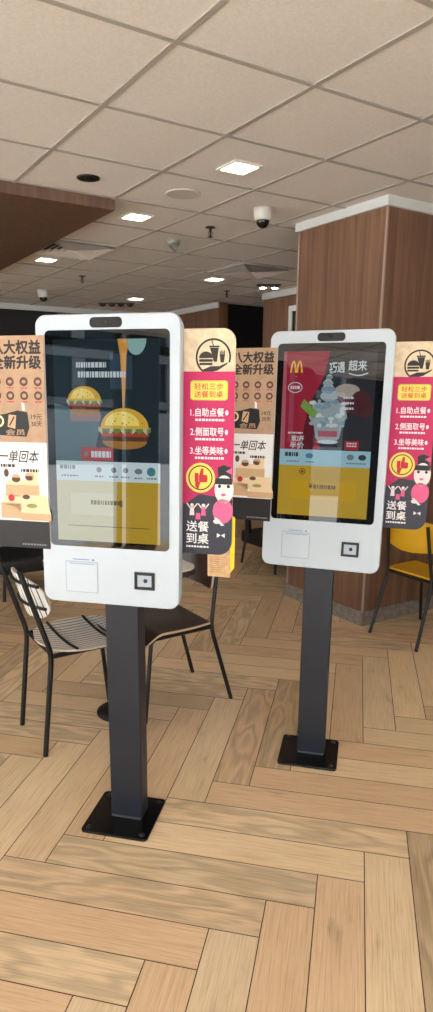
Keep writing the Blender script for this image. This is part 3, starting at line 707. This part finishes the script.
def striped(name, ang, period, duty, axis=(1, 0)):
    """white cord weave crossed by black wires, drawn in the chair's own coordinates"""
    m = mat(name, (214, 204, 196), .7); nt, lk, b = nodes(m)
    tc = nt.new('ShaderNodeTexCoord'); dt = nt.new('ShaderNodeVectorMath'); dt.operation = 'DOT_PRODUCT'; dt.inputs[1].default_value = ang
    lk.new(tc.outputs['Object'], dt.inputs[0])
    d = nt.new('ShaderNodeMath'); d.operation = 'DIVIDE'; d.inputs[1].default_value = period; lk.new(dt.outputs['Value'], d.inputs[0])
    fr = nt.new('ShaderNodeMath'); fr.operation = 'FRACT'; lk.new(d.outputs[0], fr.inputs[0])
    gt = nt.new('ShaderNodeMath'); gt.operation = 'GREATER_THAN'; gt.inputs[1].default_value = duty; lk.new(fr.outputs[0], gt.inputs[0])
    mx = nt.new('ShaderNodeMix'); mx.data_type = 'RGBA'; lk.new(gt.outputs[0], mx.inputs['Factor'])
    mx.inputs[6].default_value = lin(253, 249, 244); mx.inputs[7].default_value = lin(40, 36, 36); lk.new(mx.outputs[2], b.inputs['Base Color'])
    return m
def wire_chair(label, loc, rotz):
    t = thing('woven_chair', label, 'chair', loc, rotz)
    WV = striped('woven_seat', (0, 1, 0), .028, .84); WB = striped('woven_back', (.25, .97, 0), .028, .8); RIM = mat('woven_rim', (206, 190, 172), .7)
    def seat(a, b):
        # superellipse outline, slightly dished
        s_ = 2*b-1; q = 2*a-1; k = (1-abs(q)**2.4)**(1/2.4) if abs(q) < 1 else 0
        x = .03+.215*q; y = .21*s_*(.12+.88*k)
        return (x, y, .468-.02*(1-q*q)*(1-s_*s_)), (0, 0, 1)
    mb = MB(); mb.sheet(seat, 16, 14, .008, WV, RIM); st = mb.build('seat', t)
    mb = MB()
    for x in (-.07, .11): mb.tube([(x, -.195+.39*k/8, .476-.016*math.sin(PI*k/8)) for k in range(9)], .006, BLACK, 8)
    mb.build('seat_wire', st)
    def back(a, b):
        s_ = 2*b-1; q = 2*a-1; k = (1-abs(q)**2.4)**(1/2.4) if abs(q) < 1 else 0
        y = .185*s_*(.12+.88*k); z = .70+.1*q; x = -.215-.28*(z-.62)+.065*(y/.2)**2
        return (x, y, z), Vector((1, -.6*s_, .28)).normalized()
    mb = MB(); mb.sheet(back, 14, 14, .008, WB, RIM); bk = mb.build('backrest', t)
    mb = MB()
    for z in (.665, .765):
        pts = []
        for k in range(13):
            y = -.172+.344*k/12; pts.append((-.227-.28*(z-.62)+.065*(y/.2)**2, y, z))
        mb.tube(pts, .007, BLACK, 8)
    mb.build('back_wire', bk)
    for s_ in (-1, 1):
        mb = MB(); mb.tube(bent([(-.225, s_*.165, 0), (-.175, s_*.165, .46), (-.29, s_*.165, .84)], .05), .0115, BLACK, 10); mb.build('leg', t)
    for s_ in (-1, 1):
        mb = MB(); mb.tube(bent([(.235, s_*.19, 0), (.18, s_*.165, .452), (-.17, s_*.165, .452)], .03), .0105, BLACK, 10); mb.build('leg', t)
    mb = MB(); mb.tube([(-.172, -.165, .455), (-.172, .165, .455)], .009, BLACK, 8); mb.tube([(.14, -.165, .452), (.14, .165, .452)], .009, BLACK, 8); mb.build('seat_frame', t)
    return t
wire_chair('black framed chair with striped white woven seat and back, left of the burger kiosk pole', (-.585, 2.86, 0), RYAW)

def low_chair(label, loc, rotz):
    t = thing('lounge_chair', label, 'chair', loc, rotz, 'low black chairs at the back')
    LEA = mat('black_leather', (24, 25, 27), .45)
    mb = MB(); mb.prism(rrect(-.26, -.27, .26, .27, .05, 5), .2, .31, LEA, 'z', .02, True); mb.build('seat', t)
    mb = MB(); mb.prism(rrect(-.25, .46, .25, .76, .05, 5), -.29, -.24, LEA, 'x', .012, True); mb.build('backrest', t)
    for s_ in (-1, 1):
        mb = MB(); mb.tube([(-.24, s_*.15, .24), (-.265, s_*.15, .6)], .028 if s_ > 0 else .012, BLACK, 8); mb.build('back_post', t)
        for q in (-1, 1):
            mb = MB(); mb.tube([(q*.24, s_*.25, 0), (q*.22, s_*.23, .21)], .012, BLACK, 8); mb.build('leg', t)
    return t
pp = UV(3.72, 4.63); lc = low_chair('low black lounge chair between the two kiosks, against the timber wall', pp, RYAW)
pq = Vector((-1.42, 5.1, 0)); copy_tree(lc, pq, RYAW-PI/2, 'low black lounge chair behind the woven chair at the far left')

# table between the facing chairs
t = thing('cafe_table', 'small white topped cafe table half hidden behind the burger kiosk', 'table', (-.41, 3.02, 0), RYAW)
TT = mat('table_top_white', (240, 232, 228), .35); TE = mat('table_edge_brown', (58, 44, 40), .45)
mb = MB(); mb.prism(rrect(-.29, -.29, .29, .29, .1, 8), .757, .762, TT, 'z'); mb.prism(rrect(-.293, -.293, .293, .293, .102, 8), .732, .7569, TE, 'z'); mb.build('table_top', t)
mb = MB(); mb.tube([(0, 0, .02), (0, 0, .732)], .026, BLACK, 14); mb.build('column', t)
mb = MB(); mb.lathe([(.0, 0), (.12, 0), (.12, .008), (.05, .02), (.026, .03), (0, .03)], (0, 0, 0), BLACK, 28); mb.build('base', t)

# ------------------------------------------------------------------ ceiling fittings
GLOW = mat('lamp_diffuser', (255, 250, 240), .6, emit=(255, 244, 226), estr=PANEL_STR)
LFR = mat('lamp_frame', (232, 228, 220), .5)
def cell(i, j): return U0+T*i, V0+T*j
def panel_light(label, u, v, group='square ceiling downlights'):
    p = UV(u, v); o = thing('ceiling_light', label, 'light', (p.x, p.y, CZ), RYAW, group)
    a, b = .088, .072
    mb = MB()
    for (x0, y0, x1, y1) in ((-a, -a, a, -b), (-a, b, a, a), (-a, -b, -b, b), (b, -b, a, b)): mb.box(x0, y0, -.008, x1, y1, 0, LFR)
    mb.build('frame', o)
    mb = MB(); mb.box(-b, -b, -.005, b, b, -.0005, GLOW); mb.build('diffuser', o)
    return o
for lb, u, v in (('square ceiling light nearest the camera, left of the column', 2.163, 3.12), ('square ceiling light beside the dark timber soffit corner', 2.163, 4.31), ('square ceiling light left of frame, past the soffit', 2.163, 6.09),
                 ('square ceiling light above the gap between the kiosks', 3.963, 6.14), ('small far square ceiling light above the burger kiosk', 3.963, 7.95)):
    panel_light(lb, u, v)
for u, v in ((2.163, 1.29), (-1.44, 1.29), (-1.44, 3.1), (.36, -.5), (2.163, -2.3), (-1.44, -2.3), (5.76, 1.29), (5.76, -2.3), (-3.24, 7.95), (-3.24, 1.29)):
    panel_light('square ceiling light outside the picture', u, v, 'square ceiling lights behind the camera')

DARKM = mat('dark_bronze', (44, 36, 32), .4); OFFW = mat('off_white_plastic', (206, 202, 194), .5); DOME = mat('smoked_dome', (12, 13, 15), .08)
def at_ceiling(name, label, cat, u, v, group=None):
    p = UV(u, v); return thing(name, label, cat, (p.x, p.y, CZ), RYAW, group)
def dome_camera(label, u, v, s=1.0):
    o = at_ceiling('dome_camera', label, 'camera', u, v, 'dome cameras')
    mb = MB(); mb.lathe([(0, 0), (.07*s, 0), (.07*s, -.03*s), (.062*s, -.075*s), (.05*s, -.085*s), (0, -.085*s)], (0, 0, 0), OFFW, 24); mb.build('housing', o)
    mb = MB(); mb.lathe([(.05*s, -.083*s)]+[(.05*s*math.cos(a), -.085*s-.05*s*math.sin(a)) for a in [PI/2*k/8 for k in range(9)]], (0, 0, 0), DOME, 24); mb.build('dome', o)
dome_camera('white dome camera hanging from the ceiling left of the column', 2.745, 3.69, .85); dome_camera('white dome camera far left above the black wall panel', 2.748, 7.89, .95)
def sprinkler(label, u, v):
    o = at_ceiling('sprinkler', label, 'sprinkler', u, v, 'ceiling sprinklers')
    mb = MB(); mb.lathe([(0, 0), (.036, 0), (.034, -.006), (.012, -.008), (0, -.008)], (0, 0, 0), DARKM, 18); mb.build('escutcheon', o)
    mb = MB(); mb.lathe([(0, -.006), (.01, -.006), (.01, -.03), (.006, -.034), (.006, -.06), (0, -.06)], (0, 0, 0), DARKM, 12)
    mb.tube([(-.016, 0, -.03), (-.014, 0, -.05), (0, 0, -.066)], .003, DARKM, 6); mb.tube([(.016, 0, -.03), (.014, 0, -.05), (0, 0, -.066)], .003, DARKM, 6); mb.build('nozzle', o)
    mb = MB(); mb.lathe([(0, -.064), (.02, -.064), (.02, -.067), (0, -.067)], (0, 0, 0), DARKM, 16); mb.build('deflector', o)
sprinkler('sprinkler head left of the nearer dome camera', 2.733, 4.29); sprinkler('sprinkler head on the ceiling between soffit and far lights', 2.758, 6.73); sprinkler('far sprinkler head near the red door recess', 4.53, 6.75)
o = at_ceiling('motion_sensor', 'small grey white ceiling sensor between soffit and sprinkler', 'sensor', 2.72, 4.79)
mb = MB(); mb.lathe([(0, 0), (.05, 0), (.05, -.02), (.035, -.03), (0, -.03)], (0, 0, 0), mat('sensor_grey', (150, 152, 140), .5), 20); mb.build('base', o)
mb = MB(); mb.tube([(-.02, 0, -.025), (.025, -.015, -.06)], [.03, .034], mat('sensor_dark', (96, 100, 92), .5), 14); mb.build('eye', o)
o = at_ceiling('ceiling_speaker', 'round white speaker grille flush in the ceiling', 'speaker', 2.16, 3.69)
mb = MB(); mb.lathe([(.104, 0), (.104, -.004), (.097, -.006), (.092, -.005)], (0, 0, 0), OFFW, 36); mb.build('rim', o)
mb = MB(); mb.lathe([(.093, -.004), (.05, -.005), (0, -.005)], (0, 0, 0), speckle('speaker_grille', (196, 188, 178), .06, 400, .8), 36); mb.build('grille', o)
o = at_ceiling('dark_downlight', 'unlit dark recessed downlight in front of the timber soffit', 'light', 1.575, 3.71)
mb = MB(); mb.lathe([(.062, 0), (.062, -.006), (.05, -.008), (.045, -.004)], (0, 0, 0), DARKM, 28); mb.build('rim', o)
mb = MB(); mb.lathe([(.046, -.004), (.03, -.001), (.028, -.012), (0, -.014)], (0, 0, 0), BLACK, 28); mb.build('reflector', o)
def spot_bank(label, u, v, n, lit, pitch=.12, rot=0):
    o = at_ceiling('spotlight_bank', label, 'light', u, v, 'recessed spotlight banks'); o.rotation_euler.z = RYAW+rot
    L = n*pitch
    mb = MB(); mb.box(-L/2, -.06, -.006, L/2, .06, 0, BLACK); mb.build('tray', o)
    for k in range(n):
        x = -L/2+pitch*(k+.5)
        mb = MB(); mb.lathe([(.045, -.006), (.045, -.03), (.034, -.032), (.03, -.02)], (x, 0, 0), DARKM, 18); sp_ = mb.build('spotlight', o)
        mb = MB(); mb.lathe([(.036, -.0315), (.03, -.038), (.015, -.042), (0, -.043)], (x, 0, 0), GLOW if lit else DOME, 18); mb.build('lens', sp_)
spot_bank('pair of lit recessed spotlights before the red door recess', 4.66, 6.13, 2, True, .13, -.55)
spot_bank('row of dark recessed spotlights far above the burger kiosk', 3.95, 8.5, 4, False, .12, -.55)
def vent(label, u, v):
    o = at_ceiling('ceiling_vent', label, 'vent', u, v, 'square louvred ceiling vents')
    R_ = .292; FR = mat('vent_white', (198, 188, 176), .5); BL = mat('vent_blade', (216, 206, 196), .5)
    mb = MB()
    for (x0, y0, x1, y1) in ((-R_, -R_, R_, -R_+.03), (-R_, R_-.03, R_, R_), (-R_, -R_+.03, -R_+.03, R_-.03), (R_-.03, -R_+.03, R_, R_-.03)): mb.box(x0, y0, -.012, x1, y1, 0, FR)
    mb.build('frame', o)
    mb = MB(); mb.box(-R_+.03, -R_+.03, -.002, R_-.03, R_-.03, -.0005, mat('vent_inside', (40, 34, 30), .8)); mb.build('plenum', o)
    mb = MB()
    for k in range(6):
        a = .262-k*.042; b = a-.034
        if b < .01: b = .005
        for q in range(4):
            cc, ss = math.cos(q*PI/2), math.sin(q*PI/2)
            pts = [(a, -a, -.03), (a, a, -.03), (b, b, -.004), (b, -b, -.004)]
            pr = [(x*cc-y*ss, x*ss+y*cc, z) for x, y, z in pts]; mb.add(pr+[(x, y, z+.002) for x, y, z in pr], [(0, 1, 2, 3), (7, 6, 5, 4), (0, 4, 5, 1), (1, 5, 6, 2), (2, 6, 7, 3), (3, 7, 4, 0)], BL)
    mb.build('louvres', o)
vent('square louvred vent beside the timber soffit', *cell(.5, 3.5)); vent('square louvred vent between the dome camera and far lights', *cell(3.5, 3.5))
